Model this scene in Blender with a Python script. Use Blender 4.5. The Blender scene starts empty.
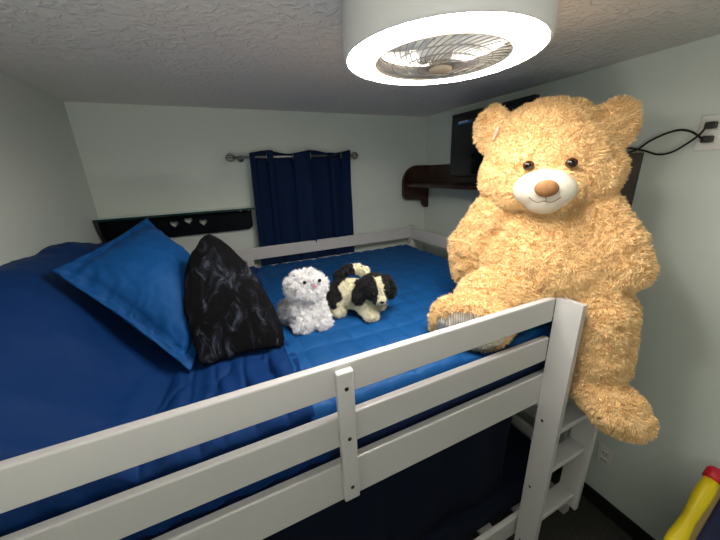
import bpy, bmesh, math, random
import numpy as np
from mathutils import Vector, Matrix, Euler, noise, Quaternion

random.seed(4)
rng = np.random.default_rng(4)
SC = bpy.context.scene
COL = SC.collection
H = 1.77                      # camera height above the floor
PI = math.pi
XL, XR, YB, YF, ZC = -0.607, 1.598, 2.15, -1.35, 2.157

# ------------------------------------------------------------------ camera
FPX = 302.8
yaw, pitch, roll = (math.radians(a) for a in (24.35, 17.99, -2.28))
FW = Vector((math.sin(yaw) * math.cos(pitch), math.cos(yaw) * math.cos(pitch), -math.sin(pitch)))
R0 = Vector((math.cos(yaw), -math.sin(yaw), 0)); U0 = R0.cross(FW)
RT = R0 * math.cos(roll) + U0 * math.sin(roll)
UP = -R0 * math.sin(roll) + U0 * math.cos(roll)
CAM = Vector((0, 0, H))
cd = bpy.data.cameras.new('camera'); cam = bpy.data.objects.new('camera', cd); COL.objects.link(cam)
cd.sensor_width = 36; cd.lens = FPX / 720 * 36; cd.clip_start = 0.02
M = Matrix((RT, UP, -FW)).transposed().to_4x4(); M.translation = CAM
cam.matrix_world = M
SC.camera = cam


def at(u, v, ax, val):
    """point seen at photo pixel (u, v) lying on the plane ax = val (z above the floor)"""
    d = RT * (u - 360) / FPX - UP * (v - 270) / FPX + FW
    i = 'xyz'.index(ax)
    val = val - (H if ax == 'z' else 0)
    return CAM + d * (val / d[i])


# --------------------------------------------------------------- materials
def lin(c):
    return tuple((x / 12.92 if x <= 0.04045 else ((x + 0.055) / 1.055) ** 2.4) for x in (k / 255 for k in c)) + (1,)


def mat(name, rgb, rough=0.6, metal=0.0, bump=None, var=None, emit=None, coat=0, sheen=0, spec=None, ior=None):
    """bump = (scale, strength, distance, detail); var = (scale, rgb2)"""
    m = bpy.data.materials.new(name); m.use_nodes = True
    nt = m.node_tree; b = nt.nodes['Principled BSDF']
    b.inputs['Base Color'].default_value = lin(rgb)
    b.inputs['Roughness'].default_value = rough
    b.inputs['Metallic'].default_value = metal
    b.inputs['Coat Weight'].default_value = coat
    b.inputs['Coat Roughness'].default_value = 0.05
    if ior: b.inputs['IOR'].default_value = ior
    if spec is not None: b.inputs['Specular IOR Level'].default_value = spec
    if sheen:
        b.inputs['Sheen Weight'].default_value = sheen
        b.inputs['Sheen Roughness'].default_value = 0.5
        b.inputs['Sheen Tint'].default_value = lin([min(255, int(c * 0.5 + 110)) for c in rgb])
    tc = nt.nodes.new('ShaderNodeTexCoord')
    if var:
        n = nt.nodes.new('ShaderNodeTexNoise'); n.inputs['Scale'].default_value = var[0]; n.inputs['Detail'].default_value = 4
        nt.links.new(tc.outputs['Object'], n.inputs['Vector'])
        r = nt.nodes.new('ShaderNodeValToRGB')
        r.color_ramp.elements[0].position = 0.36; r.color_ramp.elements[1].position = 0.66
        r.color_ramp.elements[0].color = lin(rgb); r.color_ramp.elements[1].color = lin(var[1])
        nt.links.new(n.outputs['Fac'], r.inputs['Fac']); nt.links.new(r.outputs['Color'], b.inputs['Base Color'])
    if bump:
        n = nt.nodes.new('ShaderNodeTexNoise'); n.inputs['Scale'].default_value = bump[0]
        n.inputs['Detail'].default_value = bump[3] if len(bump) > 3 else 4
        nt.links.new(tc.outputs['Object'], n.inputs['Vector'])
        bp = nt.nodes.new('ShaderNodeBump'); bp.inputs['Strength'].default_value = bump[1]; bp.inputs['Distance'].default_value = bump[2]
        nt.links.new(n.outputs['Fac'], bp.inputs['Height']); nt.links.new(bp.outputs['Normal'], b.inputs['Normal'])
    if emit:
        b.inputs['Emission Color'].default_value = lin(emit[0]); b.inputs['Emission Strength'].default_value = emit[1]
    return m


MT = dict(
    wall=mat('wall_paint', (212, 221, 214), 0.75, bump=(60, 0.12, 0.004)),
    ceil=mat('ceiling_paint', (224, 221, 217), 0.85),
    carpet=mat('carpet', (58, 57, 55), 0.95, bump=(420, 0.8, 0.01), var=(90, (74, 72, 69))),
    base=mat('baseboard_vinyl', (22, 22, 24), 0.5),
    white=mat('white_lacquer', (198, 197, 196), 0.32, bump=(9, 0.06, 0.002)),
    whiteplastic=mat('white_plastic', (225, 224, 220), 0.4),
    screw=mat('dark_screw', (58, 54, 50), 0.4, 0.6),
    sheet=mat('navy_sheet', (3, 47, 102), 0.65, spec=0.2, bump=(900, 0.05, 0.0005)),
    quilt=mat('blue_quilt', (5, 72, 130), 0.6, spec=0.25, bump=(260, 0.15, 0.0008)),
    pillowblue=mat('blue_pillow', (6, 72, 134), 0.65, spec=0.2, bump=(500, 0.1, 0.0006)),
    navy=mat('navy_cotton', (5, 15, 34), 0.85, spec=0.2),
    mattress=mat('mattress_ticking', (14, 40, 84), 0.7),
    curtain=mat('navy_curtain', (4, 28, 62), 0.8, spec=0.2, bump=(700, 0.15, 0.0006)),
    steel=mat('brushed_steel', (150, 148, 146), 0.28, 1.0),
    blackgloss=mat('black_lacquer', (9, 14, 24), 0.06, coat=1.0, spec=0.8),
    wood=mat('dark_walnut', (58, 32, 20), 0.35, var=(14, (38, 20, 12)), coat=0.2),
    tv=mat('tv_black', (8, 9, 12), 0.35),
    screen=mat('tv_screen', (4, 7, 16), 0.08, spec=0.6),
    label=mat('strip_blue', (60, 110, 200), 0.4), stripw=mat('strip_white', (210, 225, 245), 0.4),  # blue and white of the small strip on the screen
    cable=mat('black_rubber', (10, 10, 11), 0.45),
    housing=mat('lamp_housing', (218, 219, 218), 0.45),
    ring=mat('lamp_ring', (255, 255, 255), 0.5, emit=((255, 248, 238), 50.0)),
    trimring=mat('lamp_trim', (226, 218, 206), 0.35),
    wire=mat('lamp_wire', (150, 148, 146), 0.3, 0.3), blacksatin=mat('black_satin', (4, 8, 16), 0.5, spec=0.12),
    blade=mat('fan_blade', (205, 210, 214), 0.35),
    cap=mat('lamp_cap', (196, 182, 162), 0.4),
    recess=mat('lamp_recess', (222, 224, 226), 0.6),
    bear=mat('bear_plush', (246, 214, 160), 0.9, sheen=0.12, var=(26, (240, 202, 144))),
    muzzle=mat('muzzle_felt', (208, 202, 186), 0.85, bump=(300, 0.25, 0.001)),
    nosebrown=mat('nose_brown', (156, 114, 70), 0.7, var=(40, (130, 90, 50)), bump=(60, 0.4, 0.002)),
    eyebrown=mat('eye_brown', (66, 34, 18), 0.08), eyeblack=mat('eye_black', (6, 5, 5), 0.06),
    thread=mat('mouth_thread', (90, 70, 58), 0.8),
    tagw=mat('ribbon_tag', (196, 176, 150), 0.6),
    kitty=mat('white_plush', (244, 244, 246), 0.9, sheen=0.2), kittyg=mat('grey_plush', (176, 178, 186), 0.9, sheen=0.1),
    pink=mat('pink_nose', (240, 130, 150), 0.5),
    dogb=mat('black_plush', (22, 22, 24), 0.85, sheen=0.2), dogw=mat('cream_plush', (236, 232, 206), 0.9, sheen=0.15),
    yellow=mat('yellow_foam', (232, 208, 18), 0.45, bump=(30, 0.3, 0.004)), red=mat('red_cap', (196, 18, 40), 0.45),
    tan=mat('tan_canvas', (176, 152, 108), 0.8), panel=mat('navy_canvas', (14, 22, 62), 0.8),
)


def tune_ceiling(m):
    nt = m.node_tree; b = nt.nodes['Principled BSDF']; tc = nt.nodes['Texture Coordinate']
    v = nt.nodes.new('ShaderNodeTexVoronoi'); v.inputs['Scale'].default_value = 42; v.feature = 'SMOOTH_F1'
    n = nt.nodes.new('ShaderNodeTexNoise'); n.inputs['Scale'].default_value = 26; n.inputs['Detail'].default_value = 5
    n.inputs['Distortion'].default_value = 1.2
    nt.links.new(tc.outputs['Object'], n.inputs['Vector'])
    r = nt.nodes.new('ShaderNodeValToRGB'); r.color_ramp.elements[0].position = 0.47; r.color_ramp.elements[1].position = 0.60
    nt.links.new(n.outputs['Fac'], r.inputs['Fac'])
    bp = nt.nodes.new('ShaderNodeBump'); bp.inputs['Strength'].default_value = 0.55; bp.inputs['Distance'].default_value = 0.006
    nt.links.new(r.outputs['Color'], bp.inputs['Height']); nt.links.new(bp.outputs['Normal'], b.inputs['Normal'])
    nt.nodes.remove(v)


tune_ceiling(MT['ceil'])


def cord_material():
    m = mat('corduroy_sole', (240, 230, 206), 0.9)
    nt = m.node_tree; b = nt.nodes['Principled BSDF']; tc = nt.nodes['Texture Coordinate']
    mp = nt.nodes.new('ShaderNodeMapping'); mp.inputs['Rotation'].default_value = (0, 0, 0.35)
    w = nt.nodes.new('ShaderNodeTexWave'); w.inputs['Scale'].default_value = 48; w.bands_direction = 'X'; w.inputs['Distortion'].default_value = 0.4
    nt.links.new(tc.outputs['Object'], mp.inputs['Vector']); nt.links.new(mp.outputs['Vector'], w.inputs['Vector'])
    r = nt.nodes.new('ShaderNodeValToRGB'); r.color_ramp.elements[0].color = lin((222, 204, 172)); r.color_ramp.elements[1].color = lin((248, 242, 226))
    r.color_ramp.elements[0].position = 0.1; r.color_ramp.elements[1].position = 0.5
    nt.links.new(w.outputs['Color'], r.inputs['Fac']); nt.links.new(r.outputs['Color'], b.inputs['Base Color'])
    bp = nt.nodes.new('ShaderNodeBump'); bp.inputs['Strength'].default_value = 0.8; bp.inputs['Distance'].default_value = 0.004
    nt.links.new(w.outputs['Color'], bp.inputs['Height']); nt.links.new(bp.outputs['Normal'], b.inputs['Normal'])
    return m


def crushed_material():
    """black crushed plush: pile lying in different directions makes pale veins"""
    m = mat('crushed_plush', (5, 5, 8), 0.85, spec=0.15)
    nt = m.node_tree; b = nt.nodes['Principled BSDF']; tc = nt.nodes['Texture Coordinate']
    n = nt.nodes.new('ShaderNodeTexNoise'); n.inputs['Scale'].default_value = 22; n.inputs['Detail'].default_value = 9
    n.inputs['Roughness'].default_value = 0.62; n.inputs['Distortion'].default_value = 1.4
    mp = nt.nodes.new('ShaderNodeMapping'); mp.inputs['Rotation'].default_value = (0.3, 0.5, 0.2); mp.inputs['Scale'].default_value = (1.0, 1.0, 0.38)
    nt.links.new(tc.outputs['Object'], mp.inputs['Vector']); nt.links.new(mp.outputs['Vector'], n.inputs['Vector'])
    r = nt.nodes.new('ShaderNodeValToRGB')
    e = r.color_ramp.elements
    e[0].position = 0.50; e[0].color = lin((4, 4, 7)); e[1].position = 0.70; e[1].color = lin((72, 78, 92))
    k = e.new(0.58); k.color = lin((22, 24, 31))
    nt.links.new(n.outputs['Fac'], r.inputs['Fac']); nt.links.new(r.outputs['Color'], b.inputs['Base Color'])
    bp = nt.nodes.new('ShaderNodeBump'); bp.inputs['Strength'].default_value = 0.7; bp.inputs['Distance'].default_value = 0.008
    nt.links.new(n.outputs['Fac'], bp.inputs['Height']); nt.links.new(bp.outputs['Normal'], b.inputs['Normal'])
    return m


MT['sole'] = cord_material()
MT['crushed'] = crushed_material()


# ----------------------------------------------------------------- helpers
def link(name, me, parent=None, mats=None):
    o = bpy.data.objects.new(name, me); COL.objects.link(o)
    if mats is not None:
        for m in (mats if isinstance(mats, (list, tuple)) else [mats]): me.materials.append(m)
    if parent is not None:
        o.parent = parent
        o.matrix_parent_inverse = parent.matrix_world.inverted() if parent.type != 'EMPTY' else Matrix.Translation(-parent.location)
    return o


def smooth(me, on=True):
    me.polygons.foreach_set('use_smooth', [on] * len(me.polygons)); me.update()


def obj(name, bm, m, parent=None, sm=False):
    me = bpy.data.meshes.new(name)
    bmesh.ops.recalc_face_normals(bm, faces=bm.faces)
    bm.to_mesh(me); bm.free()
    if sm: smooth(me)
    return link(name, me, parent, m)


def tag(o, label, cat, group=None, kind=None):
    if label: o['label'] = label
    if cat: o['category'] = cat
    if group: o['group'] = group
    if kind: o['kind'] = kind
    return o


def thing(name, loc, label, cat, group=None):
    o = bpy.data.objects.new(name, None); COL.objects.link(o); o.location = loc; o.empty_display_size = 0.05
    return tag(o, label, cat, group)


def box(bm, a, b, bev=0.0, mtx=None, seg=2):
    a, b = Vector(a), Vector(b)
    t = bmesh.new()
    g = bmesh.ops.create_cube(t, size=1)
    for v in t.verts:
        v.co = Vector(((a[i] + b[i]) / 2 + v.co[i] * abs(b[i] - a[i]) for i in range(3)))
    if bev: bmesh.ops.bevel(t, geom=t.edges[:], offset=bev, segments=seg, affect='EDGES', profile=0.5)
    if mtx: bmesh.ops.transform(t, matrix=mtx, verts=t.verts)
    me = bpy.data.meshes.new('t'); t.to_mesh(me); t.free(); bm.from_mesh(me); bpy.data.meshes.remove(me)


def B(): return bmesh.new()


def boxobj(name, a, b, m, parent=None, bev=0.004, mtx=None):
    bm = B(); box(bm, a, b, bev, mtx); return obj(name, bm, m, parent)


def prism(bm, pts, axis, a, b, bev=0.0):
    """extrude a 2-D outline along axis from a to b"""
    def P(p, w):
        return {'x': (w, p[0], p[1]), 'y': (p[0], w, p[1]), 'z': (p[0], p[1], w)}[axis]
    t = bmesh.new()
    va = [t.verts.new(P(p, a)) for p in pts]; vb = [t.verts.new(P(p, b)) for p in pts]
    n = len(pts)
    t.faces.new(va); t.faces.new(vb[::-1])
    for i in range(n): t.faces.new((va[i], vb[i], vb[(i + 1) % n], va[(i + 1) % n]))
    bmesh.ops.recalc_face_normals(t, faces=t.faces)
    if bev:
        ed = [e for e in t.edges if all(len(f.verts) == 4 for f in e.link_faces) is False]
        bmesh.ops.bevel(t, geom=ed, offset=bev, segments=2, affect='EDGES', profile=0.5)
    me = bpy.data.meshes.new('t'); t.to_mesh(me); t.free(); bm.from_mesh(me); bpy.data.meshes.remove(me)


def tube(bm, pts, r, seg=8, closed=False, caps=True):
    pts = [Vector(p) for p in pts]; n = len(pts)
    rs = r if isinstance(r, (list, tuple)) else [r] * n
    rings = []; ref = None
    for i, p in enumerate(pts):
        if closed: t = pts[(i + 1) % n] - pts[i - 1]
        else: t = pts[min(i + 1, n - 1)] - pts[max(i - 1, 0)]
        t.normalize()
        if ref is None: ref = t.orthogonal()
        ref = (ref - t * ref.dot(t)).normalized(); s = t.cross(ref)
        rings.append([bm.verts.new(p + (ref * math.cos(a) + s * math.sin(a)) * rs[i]) for a in [2 * PI * k / seg for k in range(seg)]])
    for i in range(n if closed else n - 1):
        A, C = rings[i], rings[(i + 1) % n]
        for k in range(seg): bm.faces.new((A[k], A[(k + 1) % seg], C[(k + 1) % seg], C[k]))
    if caps and not closed: bm.faces.new(rings[0][::-1]); bm.faces.new(rings[-1])


def lathe(bm, prof, c, axis='z', seg=48, cap=True):
    """prof = [(r, h)...] turned about axis through c"""
    c = Vector(c); rings = []
    for r, h in prof:
        ring = []
        for k in range(seg):
            a = 2 * PI * k / seg
            v = {'z': Vector((r * math.cos(a), r * math.sin(a), h)), 'x': Vector((h, r * math.cos(a), r * math.sin(a))),
                 'y': Vector((r * math.cos(a), h, r * math.sin(a)))}[axis]
            ring.append(bm.verts.new(c + v))
        rings.append(ring)
    for A, C in zip(rings, rings[1:]):
        for k in range(seg): bm.faces.new((A[k], A[(k + 1) % seg], C[(k + 1) % seg], C[k]))
    if cap:
        bm.faces.new(rings[0][::-1]); bm.faces.new(rings[-1])


def ell(bm, c, r, rot=None, seg=24, rings=14):
    mtx = Matrix.Translation(c) @ (rot.to_matrix().to_4x4() if rot is not None else Matrix()) @ Matrix.Diagonal((*r, 1))
    bmesh.ops.create_uvsphere(bm, u_segments=seg, v_segments=rings, radius=1, matrix=mtx)


def cap(bm, p0, r0, p1, r1, n=7):
    p0, p1 = Vector(p0), Vector(p1)
    for k in range(n):
        f = k / (n - 1); r = r0 + (r1 - r0) * f; ell(bm, p0.lerp(p1, f), (r, r, r), seg=16, rings=10)


# ---------------------------------------------------------------- the room
def struct(name, bm, m): o = obj(name, bm, m); o['kind'] = 'structure'; return o


T = 0.1
def sbox(name, a, b, m):
    bm = B(); box(bm, a, b); return struct(name, bm, m)


sbox('floor', (XL - T, YF - T, -T), (XR + T, YB + T, 0), MT['carpet'])
sbox('ceiling', (XL - T, YF - T, ZC), (XR + T, YB + T, ZC + T), MT['ceil'])
sbox('wall_back', (XL - T, YB, 0), (XR + T, YB + T, ZC), MT['wall'])
sbox('wall_left', (XL - T, YF, 0), (XL, YB, ZC), MT['wall'])
sbox('wall_right', (XR, YF, 0), (XR + T, YB, ZC), MT['wall'])
sbox('wall_front', (XL - T, YF - T, 0), (XR + T, YF, ZC), MT['wall'])
sbox('baseboard_right', (XR - 0.012, YF, 0), (XR, YB, 0.085), MT['base'])
sbox('baseboard_back', (XL, YB - 0.012, 0), (XR - 0.012, YB, 0.085), MT['base'])
sbox('baseboard_left', (XL, YF, 0), (XL + 0.012, YB - 0.012, 0.085), MT['base'])

bm = B(); box(bm, (-0.53, YF, 1.42), (0.55, YF + 0.004, 2.06)); w1 = struct('added_fill_pane', bm, mat('fill_glow_pane', (200, 210, 220), 0.5, emit=((255, 244, 230), 0.6)))  # unseen glowing pane added behind the camera as soft fill
bm = B()
for a_, b_ in (((-0.59, YF, 1.36), (-0.53, YF + 0.03, 2.12)), ((0.55, YF, 1.36), (0.61, YF + 0.03, 2.12)), ((-0.53, YF, 1.36), (0.55, YF + 0.03, 1.42)), ((-0.53, YF, 2.06), (0.55, YF + 0.03, 2.12))): box(bm, a_, b_)
obj('fill_pane_frame', bm, MT['white'], w1)  # frame round the added glowing pane
# ---------------------------------------------------------------- bunk bed
def Z(z): return z + H


bed = thing('bunk_bed', (0.4, 1.3, 0), 'white painted wooden bunk bed with guard rails and a ladder at its foot', 'bed')
YR = 0.593
def rail(name, x0, x1, y0, y1, z0, z1, bev=0.004): return boxobj(name, (x0, y0, Z(z0)), (x1, y1, Z(z1)), MT['white'], bed, bev)


rail('guard_rail', XL + 0.02, 1.008, YR, YR + 0.022, -0.530, -0.440)
rail('guard_rail', XL + 0.02, 1.008, YR, YR + 0.022, -0.692, -0.595)
rail('side_rail', XL + 0.02, 1.39, YR, YR + 0.024, -0.886, -0.752)
# batten with three screws over the rails
bat = rail('batten', 0.188, 0.233, YR - 0.020, YR, -0.872, -0.452)
for z in (-0.50, -0.655, -0.825):
    bm = B(); lathe(bm, [(0.0055, -0.0215), (0.0055, -0.019)], (0.211, YR, Z(z)), 'y', 12); obj('screw', bm, MT['screw'], bat)
# ladder side boards
def ladder_board(x, y0t, y1t, zt, y0b, y1b, zb):
    bm = B(); prism(bm, [(y0t, Z(zt)), (y1t, Z(zt)), (y1b, Z(zb)), (y0b, Z(zb))], 'x', x, x + 0.022, 0.003)
    return obj('ladder_rail', bm, MT['white'], bed)


lb = ladder_board(1.008, 0.506, 0.592, -0.437, 0.506, 0.592, -1.70)
ladder_board(1.243, 0.490, 0.572, -0.80, 0.490, 0.572, -1.50)
for y, z in ((0.566, -0.948), (0.566, -1.30), (0.566, -1.635)):
    bm = B(); lathe(bm, [(0.0055, -0.0015), (0.0055, 0.001)], (1.008, y, Z(z)), 'x', 12); obj('screw', bm, MT['screw'], lb)
for z in (-0.948, -1.145, -1.42):
    rail('rung', 1.030, 1.243, 0.506, 0.572, z - 0.024, z, 0.004)
# far side, head and foot boards
yb = 2.045
rail('guard_rail', XL + 0.02, 1.395, yb, yb + 0.02, -0.530, -0.450)
rail('side_rail', XL + 0.02, 1.395, yb, yb + 0.022, -0.72, -0.583)
for x in (0.115, ):
    rail('batten', x, x + 0.045, yb - 0.0005, yb + 0.0195, -0.64, -0.50)
rail('end_rail', 1.392, 1.412, 0.63, 2.04, -0.535, -0.450)
rail('end_rail', 1.392, 1.412, 0.63, 2.04, -0.73, -0.64)
for z in (-1.25, -1.41, -0.98): rail('end_rail', 1.392, 1.412, 0.66, 2.04, z - 0.085, z)
rail('end_rail', XL + 0.02, XL + 0.04, 0.63, 2.04, -0.75, -0.62)
for x, y, zt in ((1.392, 2.042, -0.437), (1.392, 0.590, -0.45), (XL + 0.012, 2.042, -0.46), (XL + 0.012, 0.617, -0.7)):
    bm = B(); box(bm, (x, y, 0), (x + 0.045, y + 0.045, Z(zt)), 0.005); obj('post', bm, MT['white'], bed)
rail('lower_side_rail', XL + 0.02, 1.39, YR + 0.01, YR + 0.032, -1.66, -1.545)
rail('lower_side_rail', XL + 0.02, 1.39, yb, yb + 0.02, -1.66, -1.545)
# slats carrying the mattresses
for k in range(9):
    x = -0.48 + k * 0.22
    rail('slat', x, x + 0.07, YR + 0.110, yb - 0.002, -0.835, -0.817, 0)
    rail('slat', x, x + 0.07, YR + 0.034, yb - 0.002, -1.60, -1.582, 0)


def cloth_grid(name, fn, nu, nv, m, parent=None, thick=0.0, cat=None):
    """fn(u, v) -> point, a smooth grid"""
    vs = [fn(i / nu, j / nv) for i in range(nu + 1) for j in range(nv + 1)]
    fs = [(i * (nv + 1) + j, (i + 1) * (nv + 1) + j, (i + 1) * (nv + 1) + j + 1, i * (nv + 1) + j + 1) for i in range(nu) for j in range(nv)]
    me = bpy.data.meshes.new(name); me.from_pydata(vs, [], fs); smooth(me)
    o = link(name, me, parent, m)
    if thick:
        md = o.modifiers.new('thickness', 'SOLIDIFY'); md.thickness = thick; md.offset = -1
    return o


bm = B(); box(bm, (-0.55, 0.638, Z(-0.815)), (1.372, 2.03, Z(-0.665)), 0.03, seg=4)
tag(obj('mattress', bm, MT['mattress'], None, True), 'dark blue mattress side seen between the guard rails of the top bunk', 'mattress')
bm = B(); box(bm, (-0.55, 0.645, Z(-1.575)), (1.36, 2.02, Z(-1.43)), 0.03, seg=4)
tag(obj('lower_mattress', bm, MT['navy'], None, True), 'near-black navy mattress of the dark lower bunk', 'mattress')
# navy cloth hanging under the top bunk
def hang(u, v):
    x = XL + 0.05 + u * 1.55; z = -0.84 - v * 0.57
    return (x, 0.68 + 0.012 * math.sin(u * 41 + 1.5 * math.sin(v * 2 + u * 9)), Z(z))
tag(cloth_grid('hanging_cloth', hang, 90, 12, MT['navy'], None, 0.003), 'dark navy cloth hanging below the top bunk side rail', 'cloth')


def fbm(x, y, z=0.0): return noise.fractal(Vector((x, y, z)), 0.8, 2.0, 4)


# quilted coverlet
QS = 0.094
def quilt(u, v):
    x = 0.13 + u * 1.245
    s = v * 1.56                                 # arc length: skirt front, top, then back
    y0, y1, zt = 0.626, 2.036, -0.590
    r = 0.03; skirt = 0.075
    if s < skirt: y = y0; z = zt - r - (skirt - s)
    elif s < skirt + r * PI / 2:
        a = (s - skirt) / r; y = y0 + r - r * math.cos(a); z = zt - r + r * math.sin(a)
    else: y = y0 + r + (s - skirt - r * PI / 2); z = zt
    y = min(y, y1)
    gx = abs(math.sin(PI * x / QS)); gy = abs(math.sin(PI * s / QS))
    puff = 0.012 * (min(gx, 1) ** 0.32) * (min(gy, 1) ** 0.32)
    wr = 0.006 * fbm(x * 3, s * 3)
    foot = 0.0
    z += puff + wr if s > skirt + 0.02 else 0
    if s <= skirt + 0.02: y -= 0.3 * puff
    if s > skirt: z -= 0.055 * math.exp(-((x - 0.79) / 0.12) ** 2 - ((y - 0.68) / 0.09) ** 2)
    if x > 1.33: z -= (x - 1.33) ** 2 * 12
    return (x, y, Z(z))


q = cloth_grid('quilted_coverlet', quilt, 190, 240, MT['quilt'], None, 0.004)
tag(q, 'bright blue square-quilted coverlet spread on the top bunk mattress', 'coverlet')


def sm01(t): t = max(0, min(1, t)); return t * t * (3 - 2 * t)


# smooth blue comforter with bulges of the bed pillows under it
def comf_h(x, y):
    edge = 0.170 + 0.012 * math.sin(y * 7) - x
    base = -0.572 + 0.006 * sm01(edge / 0.05)
    t = sm01((-0.20 - x) / 0.36)
    f = 0.345 - 0.10 * sm01((y - 1.45) / 0.6)
    f *= 0.50 + 0.50 * sm01((y - 0.62) / 0.50)
    h = base + f * t * 1.03
    h += 0.022 * math.exp(-((y - 1.38) / 0.10) ** 2) * -t
    w = 0.5 + 0.5 * sm01((x + 0.5) / 0.4)
    # gathers running across towards the front edge
    g = math.sin((x * 62) + 3.0 * fbm(x * 2, y * 1.5) + (y - 0.62) * 9 * (x - 0.1))
    h += 0.013 * g * sm01((1.12 - y) / 0.35) * sm01((x + 0.40) / 0.14) * (0.5 + 0.5 * fbm(x * 6, y * 3, 4))
    cr = (1 - abs(math.sin(x * 40 + 1.6 * fbm(x * 3, y * 2, 5) + (y - 0.62) * 13 * (x - 0.02)))) ** 3
    cr2 = (1 - abs(math.sin(x * 23 + 2.2 * fbm(x * 2, y * 3, 9) - (y - 0.62) * 5))) ** 4
    h -= (0.016 * cr + 0.014 * cr2) * sm01((1.10 - y) / 0.30) * sm01((x + 0.36) / 0.16) * (0.6 + 0.6 * fbm(x * 7, y * 4, 4))
    h += 0.010 * fbm(x * 3.1, y * 3.1, 2) + 0.005 * fbm(x * 9, y * 7, 8)
    return h


def comforter(u, v):
    xe = 0.165
    x = XL + 0.012 + u * (xe - XL - 0.012)
    s = v * 1.62; skirt = 0.20; r = 0.035
    y0 = 0.630
    if s < skirt:
        d = skirt - s
        z = comf_h(x, y0 + r) - r - d
        y = y0 + 0.0 + 0.005 * math.sin(x * 60 + 2 * fbm(x * 4, d * 6)) * sm01(d / 0.05) + 0.003
        y = max(y, 0.621)
        z = max(z, -0.76)
    elif s < skirt + r * PI / 2:
        a = (s - skirt) / r; y = y0 + r - r * math.cos(a); z = comf_h(x, y0 + r) - r + r * math.sin(a)
    else:
        y = y0 + r + (s - skirt - r * PI / 2); y = min(y, 2.03); z = comf_h(x, y)
    if u > 0.985: z -= 0.012
    return (x + (0.006 * math.sin(y * 23) if u > 0.9 else 0), y, Z(z))


c = cloth_grid('comforter', comforter, 170, 230, MT['sheet'], None, 0.004)
tag(c, 'smooth deep blue comforter bulging over the bed pillows at the head of the bunk', 'comforter')


# ----------------------------------------------------------------- pillows
def pillow(name, A, Bc, Cc, D, thick, m, flange=0.0, wrinkle=0.004, seed=0, n=44, sag=0.0, bulge=0.0):
    A, Bc, Cc, D = map(Vector, (A, Bc, Cc, D))
    nor = (Bc - A).cross(D - A).normalized()
    bm = B(); lay = []
    for sgn in (1, -1):
        g = []
        for i in range(n + 1):
            row = []
            for j in range(n + 1):
                u, v = i / n, j / n
                p = A * (1 - u) * (1 - v) + Bc * u * (1 - v) + Cc * u * v + D * (1 - u) * v
                c0 = (A + Bc + Cc + D) / 4
                # sides draw in between the corners
                pin = 0.055 * (math.sin(PI * u) * (abs(2 * v - 1) ** 4) + math.sin(PI * v) * (abs(2 * u - 1) ** 4))
                p = p.lerp(c0, pin - bulge * math.sin(PI * u) * v * v)
                iu = (u - flange) / (1 - 2 * flange); iv = (v - flange) / (1 - 2 * flange)
                if 0 < iu < 1 and 0 < iv < 1:
                    h = (math.sin(PI * iu) * math.sin(PI * iv)) ** 0.42
                else: h = 0
                m_ = min(iu, iv, 1 - iu, 1 - iv)
                pk = (0.0045 * math.sin(46 * (u + v) + 5 * fbm(u * 6, v * 6, 1)) * math.exp(-(m_ / 0.10) ** 2) + 0.006 * math.exp(-((m_ + 0.02) / 0.018) ** 2)) if flange and m_ > -0.06 else 0
                w = wrinkle * fbm(u * 5 + seed, v * 5, seed) + wrinkle * 0.6 * math.sin(18 * (u + v) + 6 * fbm(u * 3, v * 3, seed)) * (abs(2 * u - 1) ** 2 * abs(2 * v - 1) ** 2) * 2
                off = (thick / 2) * h * sgn + (w if h else 0.4 * w) * (1 if sgn > 0 else 0.8) + (0.0015 * sgn) + pk * sgn
                if i in (0, n) or j in (0, n): off = 0.4 * w
                p = p + nor * off
                p.z -= sag * math.sin(PI * u) * math.sin(PI * v)
                if sgn < 0 and (i in (0, n) or j in (0, n)): row.append(lay[0][i][j])
                else: row.append(bm.verts.new(p))
            g.append(row)
        lay.append(g)
        for i in range(n):
            for j in range(n):
                f = (g[i][j], g[i + 1][j], g[i + 1][j + 1], g[i][j + 1])
                bm.faces.new(f if sgn > 0 else f[::-1])
    me = bpy.data.meshes.new(name); bm.normal_update(); bm.to_mesh(me); bm.free(); smooth(me)
    return link(name, me, None, m), (lambda u, v: A * (1 - u) * (1 - v) + Bc * u * (1 - v) + Cc * u * v + D * (1 - u) * v), nor


def W(x, y, z): return (x, y, Z(z))


o, fp, nor = pillow('throw_pillow', W(-0.452, 1.10, -0.229), W(-0.155, 0.935, -0.560), W(-0.03, 1.24, -0.45), W(-0.267, 1.50, -0.143), 0.23,
             MT['pillowblue'], flange=0.075, wrinkle=0.006, seed=3, n=70)
tag(o, 'bright blue flanged pillow propped on the comforter, behind the black pillow', 'pillow')
o, fp, nor = pillow('throw_pillow', W(-0.078, 1.13, -0.30), W(-0.120, 0.935, -0.555), W(0.122, 0.945, -0.560), W(-0.043, 1.11, -0.174), 0.19,
             MT['crushed'], wrinkle=0.004, seed=7, bulge=0.42)
tag(o, 'black crushed-plush pillow leaning in front of the bright blue pillow', 'pillow')


# ------------------------------------------------------------- plush toys
def bake_blobs(name, build, voxel, iters=6, factor=0.5):
    bm = B(); build(bm)
    me = bpy.data.meshes.new(name); bm.to_mesh(me); bm.free()
    o = bpy.data.objects.new(name, me); COL.objects.link(o)
    r = o.modifiers.new('r', 'REMESH'); r.mode = 'VOXEL'; r.voxel_size = voxel
    s = o.modifiers.new('s', 'SMOOTH'); s.iterations = iters; s.factor = factor
    dg = bpy.context.evaluated_depsgraph_get()
    out = bpy.data.meshes.new_from_object(o.evaluated_get(dg))
    bpy.data.objects.remove(o)
    return out


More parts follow.
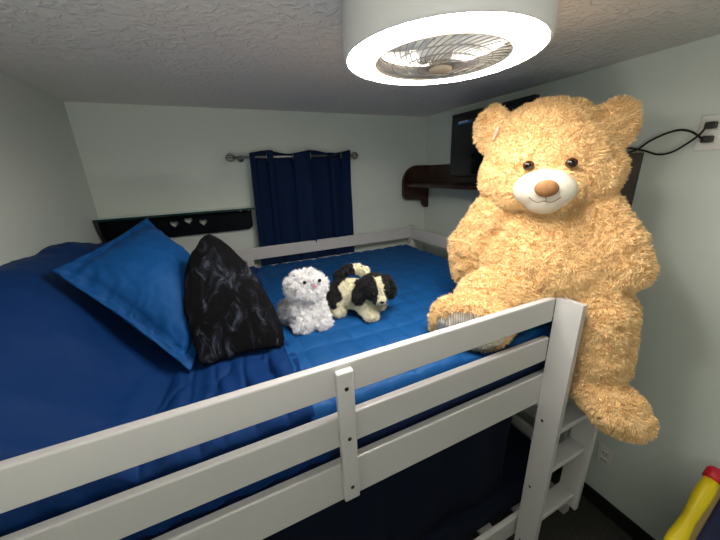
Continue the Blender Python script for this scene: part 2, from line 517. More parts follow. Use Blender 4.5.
def furry(name, me, mats, matfn, dens, length, width, parent, lump=0.0, lumpscale=20, clump=0.8, clumpscale=35, droop=0.25, bare=None, seed=1):
    """give a mesh a coat of short tapering tufts; mats chosen per face by matfn(point, normal)"""
    g = np.random.default_rng(seed)
    n = len(me.vertices); co = np.empty(n * 3); me.vertices.foreach_get('co', co); co = co.reshape(-1, 3)
    no = np.empty(n * 3); me.vertices.foreach_get('normal', no); no = no.reshape(-1, 3)
    if lump:
        d = np.array([noise.noise(Vector(p) * lumpscale) for p in co]); co = co + no * (lump * d)[:, None]
    me.calc_loop_triangles()
    nt_ = len(me.loop_triangles); tr = np.empty(nt_ * 3, np.int32); me.loop_triangles.foreach_get('vertices', tr); tr = tr.reshape(-1, 3)
    A, Bq, Cq = co[tr[:, 0]], co[tr[:, 1]], co[tr[:, 2]]
    fn = np.cross(Bq - A, Cq - A); ar = np.linalg.norm(fn, axis=1) / 2; fn /= (2 * ar[:, None] + 1e-12)
    cen = (A + Bq + Cq) / 3
    mi = np.array([matfn(c_, n_) for c_, n_ in zip(cen, fn)], np.int32)
    ok = np.ones(nt_, bool) if bare is None else ~np.array([bare(m_, c_) for m_, c_ in zip(mi, cen)])
    # fewer tufts on faces that look straight away from the room
    wgt = ar * ok; N = int(wgt.sum() * dens)
    idx = g.choice(nt_, N, p=wgt / wgt.sum())
    r1, r2 = np.sqrt(g.random(N)), g.random(N)
    P = (1 - r1)[:, None] * A[idx] + (r1 * (1 - r2))[:, None] * Bq[idx] + (r1 * r2)[:, None] * Cq[idx]
    NN = (1 - r1)[:, None] * no[tr[idx, 0]] + (r1 * (1 - r2))[:, None] * no[tr[idx, 1]] + (r1 * r2)[:, None] * no[tr[idx, 2]]
    NN /= np.linalg.norm(NN, axis=1)[:, None] + 1e-9
    comb = np.array([noise.noise_vector(Vector(p) * clumpscale) for p in P])
    comb2 = comb * clump + g.normal(0, 0.22, (N, 3)); comb2[:, 2] -= droop
    D1 = NN + comb2 * 0.55; D1 /= np.linalg.norm(D1, axis=1)[:, None]
    D2 = NN * 0.55 + comb2 * 1.15; D2 /= np.linalg.norm(D2, axis=1)[:, None]
    L = length * (0.7 + 0.6 * g.random(N))
    up = np.where(np.abs(NN[:, 2:3]) < 0.9, np.array([[0, 0, 1.0]]), np.array([[1.0, 0, 0]]))
    S = np.cross(NN, up); S /= np.linalg.norm(S, axis=1)[:, None]; Tt = np.cross(NN, S)
    a0 = g.random(N) * 6.28
    V = np.empty((N, 7, 3))
    base = P - NN * width * 0.6; mid = P + D1 * (L * 0.5)[:, None]; tip = mid + D2 * (L * 0.5)[:, None]
    for k in range(3):
        a = a0 + k * 2 * np.pi / 3; dirv = S * np.cos(a)[:, None] + Tt * np.sin(a)[:, None]
        V[:, k] = base + dirv * width; V[:, 3 + k] = mid + dirv * width * 0.72
    V[:, 6] = tip
    q_ = []
    for k in range(3):
        k2 = (k + 1) % 3; q_ += [(k, k2, 3 + k2), (k, 3 + k2, 3 + k), (3 + k, 3 + k2, 6)]
    F = np.array(q_, np.int32)[None] + (np.arange(N, dtype=np.int32) * 7)[:, None, None] + n
    allv = np.concatenate([co, V.reshape(-1, 3)]); allf = np.concatenate([tr, F.reshape(-1, 3)])
    allm = np.concatenate([mi, np.repeat(mi[idx], 9)])
    out = bpy.data.meshes.new(name)
    out.vertices.add(len(allv)); out.vertices.foreach_set('co', allv.ravel())
    out.loops.add(len(allf) * 3); out.loops.foreach_set('vertex_index', allf.ravel().astype(np.int32))
    out.polygons.add(len(allf)); out.polygons.foreach_set('loop_start', np.arange(0, len(allf) * 3, 3, dtype=np.int32))
    out.polygons.foreach_set('loop_total', np.full(len(allf), 3, np.int32))
    o = link(name, out, parent, mats)
    out.polygons.foreach_set('material_index', allm.astype(np.int32)); out.polygons.foreach_set('use_smooth', np.arange(len(allf)) < len(tr))
    out.update(calc_edges=True); out.validate()
    bpy.data.meshes.remove(me)
    return o


# -- giant bear: a = towards viewer's right, b = away from the viewer
BA = Vector((0.57, -0.82, 0)).normalized(); BB = Vector((0.82, 0.57, 0)).normalized()
def bp(u, v, b):
    """point at photo pixel (u, v) on the upright plane that lies b behind the bear's middle plane"""
    d = RT * (u - 360) / FPX - UP * (v - 270) / FPX + FW
    return CAM + d * ((1.365 + b) / d.dot(BB))


bear = thing('teddy_bear', (1.15, 0.80, Z(-0.55)), 'giant honey-coloured teddy bear sitting on the top bunk, one leg hanging over the ladder', 'teddy bear')
def frame(a, b, tilt=0):
    m = Matrix((BA, BB, Vector((0, 0, 1)))).transposed()
    return (m @ Euler((a, b, tilt)).to_matrix()).to_quaternion()


HC = bp(547, 163, 0.03)
def bear_shape(bm):
    fr = frame(0, 0)
    ell(bm, HC, (0.213, 0.18, 0.165), frame(0, 0.05))
    ell(bm, bp(547, 130, 0.04), (0.155, 0.14, 0.095), fr)
    ell(bm, bp(546, 186, -0.10), (0.105, 0.11, 0.082), frame(0.25, 0.05))     # muzzle swell
    ell(bm, bp(508, 177, 0.0), (0.10, 0.11, 0.10), fr); ell(bm, bp(590, 172, 0.01), (0.095, 0.11, 0.095), fr)
    ell(bm, bp(522, 185, -0.04), (0.10, 0.10, 0.09), fr); ell(bm, bp(583, 180, -0.03), (0.095, 0.10, 0.085), fr)
    # ears: rounded discs
    ell(bm, bp(494, 132, 0.02), (0.070, 0.038, 0.090), frame(0.1, -0.3, -0.25))
    ell(bm, bp(613, 128, 0.02), (0.066, 0.038, 0.088), frame(0.1, 0.12, 0.2))
    # trunk
    cap(bm, bp(545, 222, 0.03), 0.155, bp(545, 262, 0.0), 0.205, 6)
    ell(bm, bp(543, 262, -0.01), (0.245, 0.20, 0.17), fr)
    ell(bm, bp(545, 215, 0.05), (0.235, 0.14, 0.10), fr)
    # arms
    cap(bm, bp(494, 210, -0.01), 0.075, bp(470, 246, -0.03), 0.082, 6); cap(bm, bp(470, 246, -0.03), 0.082, bp(468, 268, -0.03), 0.07, 4)
    cap(bm, bp(596, 214, -0.04), 0.076, bp(614, 248, -0.10), 0.080, 6); cap(bm, bp(614, 248, -0.10), 0.080, bp(626, 269, -0.12), 0.066, 5)
    # near leg lying on the quilt, sole towards the camera
    cap(bm, bp(520, 288, -0.10), 0.125, bp(490, 300, -0.22), 0.11, 6)
    # hanging leg
    cap(bm, bp(588, 286, -0.06), 0.115, bp(598, 316, -0.115), 0.104, 6)
    cap(bm, bp(598, 316, -0.115), 0.104, bp(600, 358, -0.13), 0.088, 6)
    cap(bm, bp(594, 386, -0.15), 0.078, bp(616, 409, -0.20), 0.080, 6); cap(bm, bp(616, 409, -0.20), 0.080, bp(629, 420, -0.215), 0.062, 4)


SOLE_C = Vector((0.750, 0.722, Z(-0.530)))
def near_foot(bm):
    x = Vector((0.74, -0.62, -0.10)).normalized()             # long axis of the foot
    nz = Vector((-0.42, -0.75, -0.36)); nz = (nz - x * nz.dot(x)).normalized(); y = nz.cross(x)
    m = Matrix((x, y, nz)).transposed()
    ell(bm, SOLE_C, (0.140, 0.118, 0.080), m.to_quaternion())
    ell(bm, bp(480, 298, -0.25), (0.085, 0.085, 0.085))
    return nz


def bear_all(bm): bear_shape(bm); near_foot(bm)
_t = B(); FN = near_foot(_t); _t.free()
bear_me = bake_blobs('body', bear_all, 0.010, 3)

def bear_mat(c_, n_):
    c_ = Vector(c_); n_ = Vector(n_)
    if (c_ - SOLE_C).length < 0.17 and n_.dot(FN) > 0.60 and (c_ - SOLE_C).dot(FN) > 0.04: return 1
    return 0


MUC = bp(544, 190, -0.172)
EYES = [bp(528.5, 165.5, -0.16), bp(571.5, 163, -0.155)]
def bare_face(m_, c_):
    if m_ == 1: return True
    q_ = Vector(c_) - MUC
    if (q_.dot(BA) / 0.096) ** 2 + (q_.dot(BB) / 0.085) ** 2 + ((q_.z + 0.006) / 0.076) ** 2 < 1: return True
    return min((Vector(c_) - e_).length for e_ in EYES) < 0.018


body = furry('body', bear_me, [MT['bear'], MT['sole']], bear_mat, 90000, 0.0155, 0.0018, bear, lump=0.008, lumpscale=28,
             clump=1.15, clumpscale=62, bare=bare_face, seed=3)


def ray_dir(u, v): return (RT * (u - 360) / FPX - UP * (v - 270) / FPX + FW)


# face: felt muzzle, nose, eyes, mouth thread
MUC = bp(544, 190, -0.172)
def muzzle(bm): ell(bm, MUC, (0.094, 0.052, 0.066), frame(0.30, 0.05), 32, 20); ell(bm, bp(544, 198, -0.168), (0.066, 0.046, 0.054), frame(0.3, 0), 24, 14)
mu = bake_blobs('muzzle', muzzle, 0.005, 5); smooth(mu)
mz = link('muzzle', mu, bear, MT['muzzle']); mz['label'] = 'cream felt muzzle'
bm = B(); ell(bm, bp(546.5, 188.5, -0.228), (0.034, 0.018, 0.027), frame(0.3, 0.05)); obj('nose', bm, MT['nosebrown'], bear, True)
bm = B()
def mouth_pt(u, v): 
    p = bp(u, v, -0.2); d = ray_dir(u, v)
    # lay the thread on the felt ellipsoid
    best = min((abs(((p + d * t - MUC).dot(BA) / 0.088) ** 2 + ((p + d * t - MUC).dot(BB) / 0.056) ** 2 + ((p + d * t - MUC).z / 0.066) ** 2 - 1), t) for t in [k * 0.002 - 0.08 for k in range(60)])
    return p + d * (best[1] - 0.004)
tube(bm, [mouth_pt(546, 196 + k) for k in range(0, 6)], 0.0011, 6)
tube(bm, [mouth_pt(544 - 15 * k / 8, 201 + 3.0 * math.sin(PI * k / 8) - 3.5 * k / 8) for k in range(9)], 0.0011, 6)
tube(bm, [mouth_pt(544 + 17 * k / 8, 201 + 3.0 * math.sin(PI * k / 8) - 4 * k / 8) for k in range(9)], 0.0011, 6)
obj('mouth', bm, MT['thread'], bear)
for u, v, b in ((528.5, 165.5, -0.166), (571.5, 163, -0.163)):
    bm = B(); ell(bm, bp(u, v, b), (0.0175, 0.012, 0.0155), frame(0, 0)); e = obj('eye', bm, MT['eyebrown'], bear, True)
    bm = B(); ell(bm, bp(u, v, b - 0.006), (0.011, 0.0085, 0.011), frame(0, 0)); obj('pupil', bm, MT['eyeblack'], e, True)
bm = B(); ell(bm, bp(496, 133, -0.034), (0.007, 0.006, 0.026), frame(0, 0.35)); t_ = obj('ear_tag', bm, MT['tagw'], bear, True); t_['label'] = 'pale ribbon tag on the ear'

# -- white kitten
KX, KY, KZ = 0.258, 1.115, Z(-0.583); KS = 0.90
kit = thing('plush_kitten', (KX, KY, KZ), 'fluffy white plush kitten sitting on the blue quilt beside the black pillow', 'plush toy')
def K(x, y, z): return Vector((KX + x * KS, KY + y * KS, KZ + z * KS))
def kit_shape(bm):
    ell(bm, K(0.010, 0.0, 0.174), (0.076, 0.060, 0.060))
    cap(bm, K(0.008, 0.0, 0.125), 0.042, K(0.0, 0.02, 0.060), 0.070, 6)
    ell(bm, K(-0.03, 0.04, 0.055), (0.068, 0.06, 0.058)); ell(bm, K(0.035, 0.045, 0.055), (0.055, 0.055, 0.055))
    for s in (-1, 1):
        cap(bm, K(0.006 + s * 0.035, -0.02, 0.095), 0.030, K(0.008 + s * 0.042, -0.052, 0.030), 0.028, 6)
        ell(bm, K(0.008 + s * 0.044, -0.066, 0.024), (0.028, 0.034, 0.024))
        ell(bm, K(0.010 + s * 0.050, 0.0, 0.200), (0.020, 0.014, 0.018))
        ell(bm, K(0.010 + s * 0.045, -0.01, 0.158), (0.026, 0.03, 0.026))
    ell(bm, K(0.018, -0.048, 0.160), (0.026, 0.020, 0.020))
kme = bake_blobs('body', kit_shape, 0.005, 4)
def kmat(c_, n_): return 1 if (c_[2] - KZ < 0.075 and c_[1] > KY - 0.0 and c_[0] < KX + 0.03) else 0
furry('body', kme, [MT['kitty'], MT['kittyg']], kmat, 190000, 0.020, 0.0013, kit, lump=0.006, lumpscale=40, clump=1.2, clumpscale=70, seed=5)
for k in range(160):      # longer cheek and crown tufts
    s = -1 if k < 80 else 1
    if k in (0, 80): bm = B()
    a = random.uniform(-0.2, 1.3); c0 = K(0.010 + s * 0.055 * math.cos(a), -0.005 + random.uniform(-0.03, 0.03), 0.168 + 0.045 * math.sin(a))
    d = Vector((s * math.cos(a), random.uniform(-0.5, 0.3), math.sin(a) * 0.8 + random.uniform(-0.5, 0.2))).normalized()
    tube(bm, [c0, c0 + d * 0.018, c0 + d * 0.032 + Vector((0, 0, -0.004))], [0.0035, 0.0025, 0.0004], 5)
    if k in (79, 159): obj('cheek_fur', bm, MT['kitty'], kit, True)
for u, v in ((304.5, 284), (319.5, 282)):
    bm = B(); ell(bm, at(u, v - 1.5, 'y', KY - 0.062), (0.0068, 0.005, 0.0075)); obj('eye', bm, MT['eyeblack'], kit, True)
bm = B(); ell(bm, at(315.5, 286, 'y', KY - 0.077), (0.0065, 0.005, 0.005)); n_ = obj('nose', bm, MT['pink'], kit, True); n_['label'] = 'small pink nose'

# -- black and white puppy
DX, DY, DZ = 0.488, 1.115, Z(-0.583)
dog = thing('plush_puppy', (DX, DY, DZ), 'black and cream plush puppy with floppy ears standing on the quilt, tail up', 'plush toy')
fd = Vector((0.72, -0.69, 0)).normalized(); rd = Vector((0.69, 0.72, 0)).normalized()      # body: forward, to its left
fh = Vector((-0.06, -0.93, -0.40)).normalized(); rh = Vector((0.99, -0.06, 0)).normalized(); uh = fh.cross(rh).normalized()   # head
def Dg(f, r, z): return Vector((DX, DY, DZ)) + fd * f + rd * r + Vector((0, 0, z))
DH = at(374.5, 287, 'y', 1.035)
def Dh(r, f, u): return DH + rh * r + fh * f + uh * u
TAIL = [Dg(-0.075, 0.0, 0.115), Dg(-0.085, 0.004, 0.155), Dg(-0.050, 0.020, 0.180), Dg(-0.015, 0.045, 0.180), Dg(0.012, 0.068, 0.160)]
def dog_shape(bm):
    cap(bm, Dg(-0.065, 0, 0.078), 0.062, Dg(0.02, 0, 0.080), 0.058, 7)
    cap(bm, Dg(0.02, 0, 0.085), 0.050, DH, 0.045, 4)
    ell(bm, DH, (0.060, 0.056, 0.052)); ell(bm, Dh(0.002, 0.046, -0.014), (0.027, 0.030, 0.022))
    for f, r in ((0.055, -0.045), (0.060, 0.040)):
        cap(bm, Dg(f - 0.02, r, 0.06), 0.030, Dg(f + 0.01, r * 1.15, 0.024), 0.026, 5); ell(bm, Dg(f + 0.025, r * 1.2 - 0.012, 0.020), (0.027, 0.030, 0.021))
    for f, r in ((-0.085, -0.045), (-0.085, 0.045)):
        ell(bm, Dg(f, r, 0.06), (0.040, 0.042, 0.048)); ell(bm, Dg(f + 0.02, r * 1.2 - 0.01, 0.020), (0.026, 0.030, 0.021))
    for p, q2 in zip(TAIL, TAIL[1:]): cap(bm, p, 0.017, q2, 0.018, 4)
dme = bake_blobs('body', dog_shape, 0.005, 4)
def dmat(c_, n_):
    c_ = Vector(c_); l = c_ - Vector((DX, DY, DZ)); f, r, z = l.dot(fd), l.dot(rd), l.z
    if z > 0.132 and f < 0.02 and min((c_ - t).length for t in TAIL) < 0.035: return 1 if min((c_ - TAIL[4]).length, (c_ - TAIL[3]).length + 0.012) < 0.034 else 0
    hd = c_ - DH
    if hd.length < 0.088 and (hd.dot(fh) > -0.035 or z > 0.13) and z > 0.062:
        a, b, h_ = hd.dot(rh), hd.dot(fh), hd.dot(uh)
        if abs(a - 0.002) < (0.011 if h_ > 0 else 0.017) and b > 0.0: return 1
        if h_ < -0.030: return 1
        return 0
    if f < -0.055 + 0.012 * math.sin(z * 90) and z > 0.040: return 0
    return 1
furry('body', dme, [MT['dogb'], MT['dogw']], dmat, 190000, 0.012, 0.0013, dog, lump=0.004, lumpscale=45, clump=1.0, clumpscale=80, seed=6)
for s in (-1, 1):
    def ear(bm, s=s):
        cap(bm, Dh(s * 0.048, -0.002, 0.030), 0.018, Dh(s * 0.070, 0.006, -0.020), 0.023, 5)
        ell(bm, Dh(s * 0.072, 0.010, -0.034), (0.022, 0.022, 0.028))
    em = bake_blobs('ear', ear, 0.005, 3)
    e = furry('ear', em, [MT['dogb']], lambda c_, n_: 0, 170000, 0.012, 0.0013, dog, clump=1.0, clumpscale=80, seed=8)
for s in (-1, 1):
    bm = B(); ell(bm, Dh(0.002 + s * 0.024, 0.052, 0.008), (0.0065, 0.0065, 0.007)); obj('eye', bm, MT['eyeblack'], dog, True)
bm = B(); ell(bm, Dh(0.002, 0.078, -0.012), (0.009, 0.008, 0.007)); obj('nose', bm, MT['eyeblack'], dog, True)

# ----------------------------------------------------------------- curtain
yrod, zrod = 2.07, Z(0.108)
rod = thing('curtain_rod', (0.5, yrod, zrod), 'brushed steel curtain rod with wire-ball ends above the navy curtain', 'curtain rod')
bm = B(); tube(bm, [(0.13, yrod, zrod), (0.50, yrod, zrod), (0.915, yrod, zrod)], 0.0085, 14); obj('pole', bm, MT['steel'], rod, True)
for x, s in ((0.118, -1), (0.930, 1)):
    bm = B()
    for k in range(4):
        a = PI * k / 4
        tube(bm, [Vector((x + 0.022 * s * 0 + 0.024 * math.cos(t), yrod + 0.022 * math.sin(t) * math.sin(a), zrod + 0.022 * math.sin(t) * math.cos(a))) for t in [2 * PI * j / 20 for j in range(20)]], 0.003, 6, closed=True)
    ell(bm, (x - s * 0.018, yrod, zrod), (0.008, 0.012, 0.012)); obj('finial', bm, MT['steel'], rod, True)
for x in (0.180, 0.900):
    bm = B(); tube(bm, [(x, yrod, zrod), (x, 2.11, zrod - 0.002), (x, YB, zrod - 0.004)], 0.006, 8); ell(bm, (x, yrod, zrod), (0.009, 0.013, 0.013))
    lathe(bm, [(0.02, -0.006), (0.02, 0)], (x, YB, zrod - 0.004), 'y', 16); obj('bracket', bm, MT['steel'], rod, True)
knots = [(0.225, -0.018), (0.255, -0.005), (0.27, 0.026), (0.325, 0.026), (0.338, -0.022), (0.362, -0.022), (0.376, 0.028), (0.485, 0.028), (0.502, -0.022),
         (0.56, -0.034), (0.60, -0.022), (0.618, 0.028), (0.735, 0.028), (0.75, -0.02), (0.765, -0.02), (0.78, 0.026), (0.815, 0.026), (0.832, -0.02), (0.89, -0.014)]
def koff(x):
    for (x0, a), (x1, b) in zip(knots, knots[1:]):
        if x0 <= x <= x1: return a + (b - a) * sm01((x - x0) / (x1 - x0))
    return knots[-1][1]
def curt(u, v):
    x = 0.225 + u * 0.665; z = 0.138 - v * 0.92
    f = sm01(v * 3)
    y = yrod + koff(x) * (1 - 0.45 * f) + 0.012 * f * math.sin(x * 38 + 0.8 * math.sin(v * 4)) + 0.005 * fbm(x * 5, z * 2)
    zz = z + (0.010 * math.sin(x * 21 + 1) if v < 0.02 else 0)
    return (x + 0.012 * (u - 0.5) * v - 0.016 * v * (1 - u), y, Z(zz))
cu = thing('curtain', (0.55, yrod, Z(-0.78)), 'short navy grommet curtain hanging on the back wall behind the bed rail', 'curtain')
cp = cloth_grid('panel', curt, 150, 60, MT['curtain'], cu, 0.002)
for x in (0.331, 0.494, 0.610, 0.824):
    bm = B(); a0 = 1.05
    pts = [Vector((x, yrod, zrod)) + Vector((math.cos(t) * 0.006, math.cos(t) * 0.016 - 0.008, math.sin(t) * 0.021)) for t in [2 * PI * j / 20 for j in range(20)]]
    tube(bm, pts, 0.0032, 6, closed=True); obj('grommet', bm, MT['steel'], cu, True)

# ------------------------------------------- black wall shelf with hearts
sx0, sx1, szt, sy0 = XL + 0.004, 0.212, Z(-0.188), 2.03
sh = thing('wall_shelf', ((sx0 + sx1) / 2, YB, szt), 'glossy black wall shelf with three heart cutouts on the back wall', 'shelf')
st_ = boxobj('shelf_top', (sx0, sy0 + 0.003, szt - 0.012), (sx1, YB - 0.001, szt), mat('pale_glass', (222, 236, 228), 0.12, coat=0.6), sh, 0.001); st_['label'] = 'pale glossy shelf top'
boxobj('edge_strip', (sx0, sy0, szt - 0.0125), (sx1, sy0 + 0.003, szt - 0.0005), mat('teal_edge', (12, 58, 56), 0.2), sh, 0.0005)
def heart(cx, cz, s):
    pts = []
    for k in range(28):
        t = 2 * PI * k / 28
        pts.append((cx + s * 16 * math.sin(t) ** 3 / 17, cz + s * (13 * math.cos(t) - 5 * math.cos(2 * t) - 2 * math.cos(3 * t) - math.cos(4 * t)) / 17))
    return pts
def heart_board(name, y0, y1, x0, x1, z0, z1, hearts, m, parent, rad=0.035):
    out = []
    for cx, cz, s0, s1 in ((x1 - rad, z0 + rad, -PI / 2, 0), ):
        out = [(x0, z1), (x0, z0)] + [(cx + rad * math.cos(a), cz + rad * math.sin(a)) for a in [s0 + (s1 - s0) * k / 8 for k in range(9)]] + [(x1, z1)]
    cv = bpy.data.curves.new('c', 'CURVE'); cv.dimensions = '2D'; cv.fill_mode = 'BOTH'; cv.extrude = (y1 - y0) / 2
    for pl in [out] + hearts:
        sp = cv.splines.new('POLY'); sp.points.add(len(pl) - 1); sp.use_cyclic_u = True
        for p, q2 in zip(sp.points, pl): p.co = (q2[0], q2[1], 0, 1)
    co_ = bpy.data.objects.new('c', cv); COL.objects.link(co_)
    me = bpy.data.meshes.new_from_object(co_.evaluated_get(bpy.context.evaluated_depsgraph_get()))
    bpy.data.objects.remove(co_)
    me.transform(Matrix.Translation((0, (y0 + y1) / 2, 0)) @ Matrix.Rotation(PI / 2, 4, 'X'))
    return link(name, me, parent, m)
hs = [heart(at(u, v, 'y', 2.13).x, at(u, v, 'y', 2.13).z, 0.024) for u, v in ((174.5, 224), (188.5, 220.5), (203.5, 222))]
heart_board('apron', 2.118, 2.136, sx0 + 0.02, sx1 - 0.016, szt - 0.145, szt - 0.013, hs, MT['blacksatin'], sh)
for x in (sx0 + 0.002, ):
    pr = [(sy0 + 0.004, szt - 0.013), (YB - 0.002, szt - 0.013), (YB - 0.002, szt - 0.145)] + [(YB - 0.02 - (YB - 0.026 - sy0) * (k / 8) ** 0.6, szt - 0.145 + 0.10 * (k / 8) ** 1.6) for k in range(9)]
    bm = B(); prism(bm, pr, 'x', x, x + 0.016); obj('bracket', bm, MT['blackgloss'], sh)
for x in (0.13, 0.18):
    bm = B(); lathe(bm, [(0.005, -0.003), (0.005, 0)], (x, 2.118, szt - 0.022), 'y', 10); obj('screw', bm, MT['steel'], sh)

# --------------------------------------------------- brown shelf with TV
ws = thing('wall_shelf', (XR, 1.4, Z(-0.11)), 'long dark brown wooden shelf with scrolled ends on the right wall', 'shelf')
X1 = XR - 0.002; X0 = 1.348
boxobj('shelf_board', (X0 + 0.03, 0.72, Z(-0.128)), (X1 - 0.018, 2.092, Z(-0.106)), MT['wood'], ws, 0.003)
boxobj('back_board', (X1 - 0.018, 0.72, Z(-0.128)), (X1, 2.092, Z(0.028)), MT['wood'], ws, 0.003)
def end_outline():
    P_ = [(X1, Z(0.030))]
    for k in range(10):
        a = PI / 2 + (PI / 2) * k / 9; P_.append((X0 + 0.13 + 0.13 * math.cos(a), Z(-0.10) + 0.13 * math.sin(a)))
    for k in range(6):
        a = PI + (PI / 2) * k / 5; P_.append((X0 + 0.045 + 0.045 * math.cos(a), Z(-0.185) + 0.045 * math.sin(a)))
    P_ += [(1.50, Z(-0.238)), (1.525, Z(-0.25)), (1.545, Z(-0.285)), (1.565, Z(-0.300)), (X1, Z(-0.300))]
    return P_
for y in (2.092, 0.698):
    bm = B(); prism(bm, end_outline(), 'y', y, y + 0.022, 0.002); obj('end_bracket', bm, MT['wood'], ws)
tv = thing('television', (1.50, 1.42, Z(-0.106)), 'black flat television standing on the brown wooden shelf', 'television')
tx = 1.502
boxobj('casing', (tx, 1.15, Z(-0.06)), (tx + 0.035, 1.745, Z(0.330)), MT['tv'], tv, 0.004)
boxobj('screen', (tx - 0.0015, 1.162, Z(-0.045)), (tx + 0.001, 1.733, Z(0.318)), MT['screen'], tv, 0.0005)
bm = B(); box(bm, (tx + 0.005, 1.39, Z(-0.10)), (tx + 0.025, 1.51, Z(-0.055)), 0.003); box(bm, (1.42, 1.29, Z(-0.106)), (1.57, 1.60, Z(-0.096)), 0.004); obj('stand', bm, MT['tv'], tv)
bm = B(); box(bm, (tx - 0.0028, 1.565, Z(0.262)), (tx - 0.0016, 1.685, Z(0.277))); lb_ = obj('blue_strip', bm, MT['label'], tv); lb_['label'] = 'blue and white strip near the upper screen corner'  # thin blue strip set just off the screen, white mark over it
bm = B(); box(bm, (tx - 0.0036, 1.595, Z(0.271)), (tx - 0.0029, 1.675, Z(0.280))); obj('white_mark', bm, MT['stripw'], lb_)

# --------------------------------------------------------- power outlets
def outlet(y, z, h, label, two):
    o = thing('power_outlet', (XR, y, z), label, 'outlet')
    boxobj('cover_plate', (XR - 0.006, y - 0.036, z - h / 2), (XR - 0.0005, y + 0.036, z + h / 2), MT['whiteplastic'], o, 0.003)
    for dz in two:
        s = boxobj('socket', (XR - 0.009, y - 0.018, z + dz - 0.014), (XR - 0.005, y + 0.018, z + dz + 0.014), MT['whiteplastic'], o, 0.003)
        bm = B()
        for dy in (-0.007, 0.007): box(bm, (XR - 0.0095, y + dy - 0.0015, z + dz - 0.005), (XR - 0.0088, y + dy + 0.0015, z + dz + 0.005))
        obj('slot', bm, MT['cable'], s)
    return o
up_z = Z(0.083)
outlet(0.52, up_z, 0.115, 'white wall outlet near the ceiling with two black plugs in it', (0.022, -0.022))
outlet(0.563, Z(-1.44), 0.115, 'white wall outlet low on the wall behind the ladder', (0.022, -0.022))
def cable(px, dz, mid, label):
    y = 0.52
    pts = [Vector((XR - 0.038, y + 0.004, up_z + dz))] + [at(u, v, 'x', x) for u, v, x in mid]
    # smooth through the points
    P_ = []
    e = [pts[0]] + pts + [pts[-1]]
    for i in range(1, len(e) - 2):
        for k in range(8):
            s = k / 8; a, b, c_, d = e[i - 1:i + 3]
            P_.append(0.5 * ((2 * b) + (c_ - a) * s + (2 * a - 5 * b + 4 * c_ - d) * s * s + (3 * b - a - 3 * c_ + d) * s ** 3))
    P_.append(pts[-1]); bm = B(); tube(bm, P_, 0.0036, 8); c_o = obj('power_cord', bm, MT['cable'], tv, True); c_o['label'] = label
    bm = B(); box(bm, (XR - 0.040, y - 0.013, up_z + dz - 0.011), (XR - 0.0095, y + 0.013, up_z + dz + 0.011), 0.004); obj('plug', bm, MT['cable'], c_o)
cable(0, 0.022, [(700, 134, 1.56), (688, 143, 1.57), (672, 152, 1.575), (658, 154.5, 1.575), (645, 151, 1.575), (630, 148, 1.57), (610, 146, 1.55)], 'black power cord sagging lower on the right wall, from the upper plug')
cable(1, -0.022, [(701, 138, 1.56), (692, 132, 1.575), (680, 130, 1.58), (665, 134, 1.58), (650, 141, 1.58), (636, 150, 1.58), (615, 156, 1.55)], 'black power cord arching higher on the right wall, from the lower plug')

# ---------------------------------------------------- round fan lamp
LC = Vector((0.545, 0.684, Z(0.250))); LS = 0.865
lamp = thing('ceiling_fan_light', (LC.x, LC.y, ZC), 'round white ceiling fan light with glowing ring and wire grille', 'ceiling light')
def L(name, prof, m, seg=96, cap_=False, sm=True):
    bm = B(); lathe(bm, [(a * LS, b) for a, b in prof], LC, 'z', seg, cap_); return obj(name, bm, m, lamp, sm)
hz = ZC - LC.z - 0.0005
L('housing', [(0.19, hz), (0.262, hz), (0.268, hz - 0.006), (0.270, 0.012), (0.266, 0.002), (0.262, 0.000), (0.258, 0.004), (0.258, 0.03), (0.19, 0.03), (0.186, 0.06), (0.186, hz - 0.004), (0.19, hz)], MT['housing'])
L('light_ring', [(0.186, 0.019), (0.186, 0.004), (0.190, -0.001), (0.222, -0.004), (0.246, -0.003), (0.255, 0.000), (0.2575, 0.005), (0.2575, 0.019), (0.186, 0.019)], MT['ring'])
L('trim_ring', [(0.179, 0.029), (0.177, 0.000), (0.179, -0.006), (0.183, -0.005), (0.1855, 0.000), (0.1855, 0.029), (0.179, 0.029)], MT['trimring'])
L('recess', [(0.0, hz - 0.006), (0.184, hz - 0.006), (0.184, hz - 0.001), (0.0, hz - 0.001)], MT['recess'], cap_=False)
bm = B()
N_ = 46
for k in range(N_):          # swept wires
    a = 2 * PI * k / N_
    pts = [LC + Vector((LS * r * math.cos(a + 0.9 * ((r - 0.03) / 0.148) ** 1.2), LS * r * math.sin(a + 0.9 * ((r - 0.03) / 0.148) ** 1.2), 0.0005 - 0.020 * (1 - ((r - 0.03) / 0.148) ** 2))) for r in [0.03 + 0.148 * j / 8 for j in range(9)]]
    tube(bm, pts, 0.0011, 5)
for r in (0.065, 0.10, 0.135): tube(bm, [LC + Vector((LS * r * math.cos(t), LS * r * math.sin(t), 0.0005 - 0.020 * (1 - ((r - 0.03) / 0.148) ** 2))) for t in [2 * PI * j / 60 for j in range(60)]], 0.0013, 5, closed=True)
obj('wire_grille', bm, MT['wire'], lamp, True)
L('centre_cap', [(0.0, -0.026), (0.026, -0.026), (0.031, -0.023), (0.033, -0.016), (0.033, -0.008), (0.0, -0.008)], MT['cap'], 40)
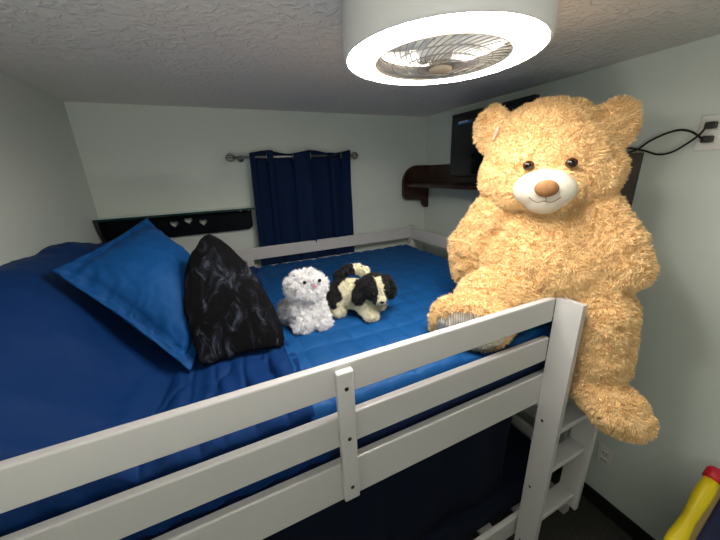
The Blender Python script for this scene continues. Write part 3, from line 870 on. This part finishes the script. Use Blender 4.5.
for k in range(5):
    a = 2 * PI * k / 5; bm = B(); vs = []
    for i in range(7):
        for j in range(5):
            r = 0.035 + 0.125 * i / 6; w = (j / 4 - 0.5) * (0.55 if i < 6 else 0.42); an = a + w + 0.25 * i / 6
            vs.append(LC + Vector((LS * r * math.cos(an), LS * r * math.sin(an), 0.030 + 0.05 * (j / 4))))
    V_ = [bm.verts.new(p) for p in vs]
    for i in range(6):
        for j in range(4): bm.faces.new((V_[i * 5 + j], V_[(i + 1) * 5 + j], V_[(i + 1) * 5 + j + 1], V_[i * 5 + j + 1]))
    o = obj('fan_blade', bm, MT['blade'], lamp, True); md = o.modifiers.new('t', 'SOLIDIFY'); md.thickness = 0.002
L('motor', [(0.0, -0.007), (0.025, -0.007), (0.034, 0.022), (0.038, 0.03), (0.038, hz - 0.008), (0.0, hz - 0.008)], MT['housing'], 32)

# ------------------------------------- yellow padded pole, lower right
p1, p0 = at(712, 480, 'x', 1.50), at(676, 540, 'x', 1.28)
d = (p1 - p0).normalized(); foot = p0 + d * (-(p0.z) / d.z)
pg = thing('play_tent', (foot.x, foot.y, 0), 'yellow padded play frame with a red tip and navy cloth in the lower right corner', 'toy')
def fp_(z): return foot + d * ((z - foot.z) / d.z)
top = p1 + d * 0.02
bm = B(); n2 = 26; base_ = foot + d * 0.03
tube(bm, [base_.lerp(p1, k / n2) for k in range(n2 + 1)], [0.023 + 0.003 * math.sin(k * 1.35) for k in range(n2 + 1)], 18); obj('padded_pole', bm, MT['yellow'], pg, True)
bm = B(); tube(bm, [p1 - d * 0.004, p1, p1 + d * 0.035, p1 + d * 0.045], [0.022, 0.027, 0.027, 0.021], 18); obj('end_cap', bm, MT['red'], pg, True)
side = Vector((0.12, -0.95, -0.25)).normalized()
def clothp(u, v):
    a = base_.lerp(p1, 0.1 + 0.88 * v); 
    return tuple(a + Vector((0.045, -0.03, -0.02)) + side * 0.30 * u + Vector((0, 0, -0.02 * math.sin(u * 3))))
def strip(u, v):
    a = base_.lerp(p1, 0.06 + 0.93 * v); return tuple(a + Vector((0.012, -0.012, -0.008)) + (Vector((0.033, -0.018, -0.012))) * u)
o = cloth_grid('canvas_strip', strip, 4, 20, MT['tan'], pg, 0.004)
o = cloth_grid('cloth_panel', clothp, 10, 20, MT['panel'], pg, 0.004)

# ------------------------------------------------------------------ light
ld = bpy.data.lights.new('added_uplight', 'AREA'); ld.shape = 'DISK'; ld.size = 0.4; ld.energy = 12; ld.color = (1.0, 0.95, 0.88)  # unseen area light added behind the camera to brighten the ceiling
lo = bpy.data.objects.new('added_uplight', ld); COL.objects.link(lo); lo.location = (-0.25, -0.55, 1.15); lo.rotation_euler = (PI, 0, 0)
w = bpy.data.worlds.new('world'); SC.world = w; w.use_nodes = True
w.node_tree.nodes['Background'].inputs['Color'].default_value = (0, 0, 0, 1)
vs_ = SC.view_settings; vs_.view_transform = 'Standard'; vs_.look = 'None'; vs_.gamma = 1; vs_.use_curve_mapping = False
vs_.exposure = 0.24
